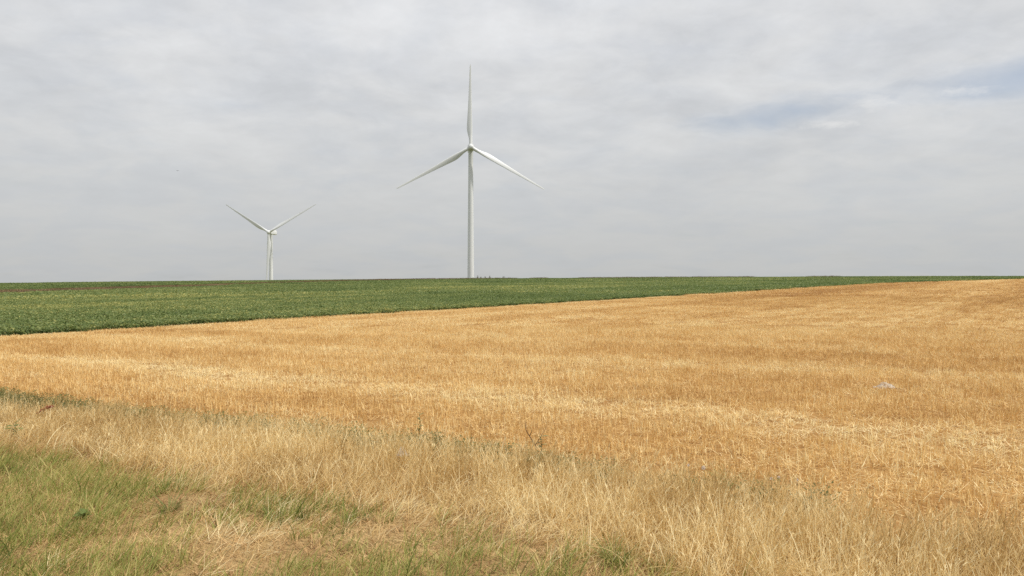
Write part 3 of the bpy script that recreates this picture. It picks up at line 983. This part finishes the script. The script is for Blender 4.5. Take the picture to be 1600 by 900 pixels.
def plastic(x, y, z, sx, sy, h, rz, seed, label):
    m_ = 26
    u, v = np.meshgrid(np.linspace(-1, 1, m_), np.linspace(-1, 1, m_))
    rr = np.hypot(u, v)
    X_ = u * (1 - 0.18 * vnoise(u * 3 + 9, v * 3 + 9, seed)) * sx
    Y_ = v * (1 - 0.22 * vnoise(u * 3 + 19, v * 3 + 5, seed)) * sy
    Z_ = h * np.clip(1.1 - rr ** 1.4, 0, 1) * (0.5 + 0.9 * vnoise(u * 2.2 + 30, v * 2.2 + 30, seed)) + h * 0.35 * np.abs(vnoise(u * 6 + 50, v * 6 + 50, seed) - 0.5) * 2
    V = np.stack([X_, Y_, Z_], -1).reshape(-1, 3)
    F = [(i * m_ + j, i * m_ + j + 1, (i + 1) * m_ + j + 1, (i + 1) * m_ + j) for i in range(m_ - 1) for j in range(m_ - 1)]
    o = obj('plastic_film', mesh_of('plastic_film', V, F, M['film'], False), None, (x, y, hz(x, y) + z), (0, 0, rz))
    return tag(o, label, 'plastic film')


def ray(px, row, h=0.0):
    """ground point that a spot of the photograph shows (used while building only to read off places)"""
    u = (px - 800) / 1209
    d = (1.7 - h) / ((row - 440) / 1209 + 0.0072 + 0.0069 * u)
    return u * d, d


x, y = ray(1384, 614)
plastic(x, y, 0.07, 0.15, 0.10, 0.07, 0.2, 3, 'crumpled clear plastic film lying on top of the golden stubble')
x, y = ray(628, 708, 0.16)
plastic(x, y, 0.13, 0.05, 0.035, 0.06, 0.5, 8, 'pale scrap of plastic film caught in the tall dry grass')


def leaf_obj(t, pos, az, tilt, L, wid, mat, droop=0.5):
    """a broad leaf with a midrib fold and a drooping tip"""
    V, F = [], []
    ns = 6
    for i in range(ns + 1):
        f = i / ns
        w_ = wid * L * 0.5 * math.sin(math.pi * min(1, 0.06 + f * 0.94)) ** 0.7
        z_ = L * (f * math.sin(tilt) - droop * f * f * 0.6)
        r_ = L * f * math.cos(tilt)
        for s in (-1, 0, 1):
            V.append((r_ * math.cos(az) - s * w_ * math.sin(az), r_ * math.sin(az) + s * w_ * math.cos(az), z_ + (0.10 * L * (1 - f) if s else 0) * (wid)))
    for i in range(ns):
        for j in range(2):
            k_ = i * 3 + j
            F.append((k_, k_ + 1, k_ + 4, k_ + 3))
    return obj('leaf', mesh_of('leaf', V, F, mat, True), t, pos)


# rust red dock stalk on the left
x, y = ray(58, 642, 0.19)
t = empty('dock_plant', (x, y, hz(x, y)))
tag(t, 'rust red dried dock stalk leaning in the dry grass on the left', 'dock plant')
pts = [(-0.13, 0, 0.06), (-0.05, 0, 0.135), (0.04, 0, 0.19), (0.11, 0.0, 0.225), (0.16, 0.01, 0.235)]
V, F = tube(pts, [0.006, 0.006, 0.005, 0.004, 0.002])
obj('stem', mesh_of('stem', V, F, M['dockstem'], True), t)
V, F = [], []
g = np.random.default_rng(4)
for i in range(150):
    f = g.uniform(0.42, 1.0)
    q = f * (len(pts) - 1); a = int(min(q, len(pts) - 2)); p = Vector(pts[a]).lerp(Vector(pts[a + 1]), q - a)
    c = p + Vector(g.normal(0, 0.010, 3)); r_ = g.uniform(0.004, 0.009); o = len(V)
    V += [c + Vector(v) * r_ for v in ((1, 0, 0), (-1, 0, 0), (0, 1, 0), (0, -1, 0), (0, 0, 1), (0, 0, -1))]
    F += [tuple(k_ + o for k_ in q_) for q_ in ((0, 2, 4), (2, 1, 4), (1, 3, 4), (3, 0, 4), (2, 0, 5), (1, 2, 5), (3, 1, 5), (0, 3, 5))]
obj('seed_head', mesh_of('seed_head', V, F, M['dock']), t)


def weed(px, row, label, nl, L, wid, mat, h, seed, seen=0.0, name='weed_plant', cat='weed'):
    g_ = np.random.default_rng(seed)
    x_, y_ = ray(px, row, seen)
    t_ = empty(name, (x_, y_, hz(x_, y_)))
    tag(t_, label, cat)
    V_, F_ = tube([(0, 0, -0.01), (0.01, 0, h * 0.5), (0.0, 0.01, h)], [0.004, 0.0035, 0.002])
    obj('stem', mesh_of('stem', V_, F_, mat, True), t_)
    for i in range(nl):
        zz_ = h * (0.1 + 0.9 * i / max(1, nl - 1))
        leaf_obj(t_, (0, 0, zz_), i * 2.4 + g_.uniform(-0.3, 0.3), g_.uniform(0.2, 0.9), L * g_.uniform(0.7, 1.15), wid, mat, g_.uniform(0.3, 0.8))
    return t_


weed(22, 664, 'bright green broad leaved weed at the left edge beside the dock stalk', 9, 0.13, 0.42, M['leaf'], 0.16, 11, 0.15)
weed(128, 812, 'round leaved green weed low among the short green grass on the left', 11, 0.075, 0.7, M['leaf'], 0.05, 12)
weed(655, 650, 'small upright weed standing above the dry grass at the stubble edge', 10, 0.07, 0.4, M['leaf2'], 0.25, 13, 0.22)
weed(845, 690, 'dark green weed growing under the bent dead stem', 14, 0.08, 0.5, M['leaf2'], 0.22, 15, 0.18)

# dark bent dead stem at the stubble edge
x, y = ray(836, 682, 0.2)
t = empty('dead_stem', (x, y, hz(x, y)))
tag(t, 'dark bent dead weed stem leaning left above the dry grass', 'dead stem')
V, F = tube([(0.03, 0, 0.02), (0.0, 0, 0.12), (-0.05, 0, 0.20), (-0.085, 0, 0.26), (-0.09, 0, 0.33)], [0.006, 0.0055, 0.005, 0.004, 0.002])
obj('stem', mesh_of('stem', V, F, M['twig'], True), t)
for b0, b1 in (((-0.005, 0, 0.13), (-0.07, 0.02, 0.14)), ((-0.05, 0, 0.20), (-0.03, -0.03, 0.28)), ((0.0, 0, 0.11), (0.10, 0.02, 0.27))):
    mid_ = tuple((p + q) / 2 + 0.01 for p, q in zip(b0, b1))
    V, F = tube([b0, mid_, b1], [0.004, 0.003, 0.0015])
    obj('twig', mesh_of('twig', V, F, M['twig'], True), t)

# green grass tuft in the brown thatch
def grass_tuft(px, row, label, n_, h0, h1, mat, seed, seen=0.0):
    x_, y_ = ray(px, row, seen)
    g_ = np.random.default_rng(seed)
    r_ = 0.05 * np.sqrt(g_.uniform(0, 1, n_)); a_ = g_.uniform(0, 6.28, n_)
    V_, F_, A_ = ribbons(n_, np.stack([r_ * np.cos(a_), r_ * np.sin(a_), np.zeros(n_)], 1), a_, g_.uniform(h0, h1, n_), g_.uniform(0.2, 0.8, n_), g_.uniform(0.5, 1.3, n_), g_.uniform(0.003, 0.005, n_), 5)
    o_ = obj('grass_tuft', mesh_of('grass_tuft', V_, F_, mat, False, A_), None, (x_, y_, hz(x_, y_)))
    tag(o_, label, 'grass tuft')


M['tuft'] = plain_mat('green_tuft', (0.20, 0.24, 0.05), 0.5, 0.35, 12, 0.35)
grass_tuft(1136, 733, 'yellow green grass tuft at the edge of the stubble among the white wildflowers', 60, 0.16, 0.32, M['tuft'], 24, 0.16)
grass_tuft(960, 880, 'bright green grass tuft at the foot of the dry grass near the bottom edge', 130, 0.10, 0.22, M['tuft'], 21)
grass_tuft(1030, 893, 'low olive grass tuft at the bottom edge right of the bright green one', 70, 0.08, 0.16, M['tuft'], 22)
grass_tuft(262, 800, 'dark green grass tuft with spread blades among the short grass', 70, 0.12, 0.24, M['leaf'], 23)


# small white bindweed flowers along the edge
def flower(px, row, hgt, rad_, label, rz):
    x_, y_ = ray(px, row, hgt)
    t_ = empty('white_flower', (x_, y_, hz(x_, y_)), rz)
    tag(t_, label, 'wildflower', 'small white wildflowers in the dry grass')
    V_, F_ = tube([(0, 0, 0), (0.01, 0.01, hgt * 0.6), (0, -0.01, hgt)], [0.0018, 0.0015, 0.001], 5)
    obj('stem', mesh_of('stem', V_, F_, M['leaf2'], True), t_)
    V_, F_ = [], []
    ns = 20
    prof = [(0.05, 0.0), (0.25, 0.45), (0.6, 0.75), (1.0, 0.85)]
    for r_, z_ in prof:
        for i in range(ns):
            a = 6.2832 * i / ns
            q = r_ * (1 + 0.08 * math.cos(5 * a) * r_)
            V_.append((q * rad_ * math.cos(a), -z_ * rad_ * 0.8, q * rad_ * math.sin(a) + hgt))
    for j in range(len(prof) - 1):
        for i in range(ns):
            k_ = (i + 1) % ns
            F_.append((j * ns + i, j * ns + k_, (j + 1) * ns + k_, (j + 1) * ns + i))
    F_.append(tuple(range(ns)))
    obj('petals', mesh_of('petals', V_, F_, M['petal'], True), t_)


for i, (px, row, lab) in enumerate([
        (1076, 727, 'leftmost white wildflower, left of the yellow green tuft'),
        (1100, 731, 'brightest white wildflower, just left of the yellow green tuft'),
        (1205, 748, 'white wildflower right of the yellow green tuft, first of the three there'),
        (1218, 746, 'white wildflower in the middle of the three right of the yellow green tuft'),
        (1246, 750, 'rightmost white wildflower at the edge of the stubble'),
        (425, 650, 'white wildflower in the dark weed strip farthest from the others')]):
    flower(px, row, 0.22, 0.011 if i != 1 else 0.016, lab, random.uniform(-0.5, 0.5))

# bird far off in the sky
bd = empty('bird', (-522 / 1209 * 130, 130, 1.7 + 173 / 1209 * 130), 0.6)
tag(bd, 'tiny dark bird flying in the sky above the left turbine', 'bird')
M['bird'] = plain_mat('bird_feathers', (0.03, 0.03, 0.035), 0.7, 0.2, 20)
V, F = tube([(0, -0.13, 0), (0, -0.10, 0.01), (0, -0.02, 0.0), (0, 0.08, 0.0), (0, 0.17, 0.0)], [0.006, 0.025, 0.04, 0.025, 0.012], 8)
body = obj('body', mesh_of('body', V, F, M['bird'], True), bd)
for s in (-1, 1):
    V = [(0, -0.06, 0.01), (s * 0.13, -0.09, 0.05), (s * 0.27, -0.01, 0.02), (s * 0.14, 0.03, 0.045), (0, 0.05, 0.01)]
    V2 = [(a, b, c - 0.008) for a, b, c in V]
    F = [(0, 1, 3, 4), (1, 2, 3), (9, 8, 6, 5), (8, 7, 6), (0, 5, 6, 1), (1, 6, 7, 2), (2, 7, 8, 3), (3, 8, 9, 4)]
    obj('wing', fix_normals(mesh_of('wing', V + V2, F, M['bird'])), bd)
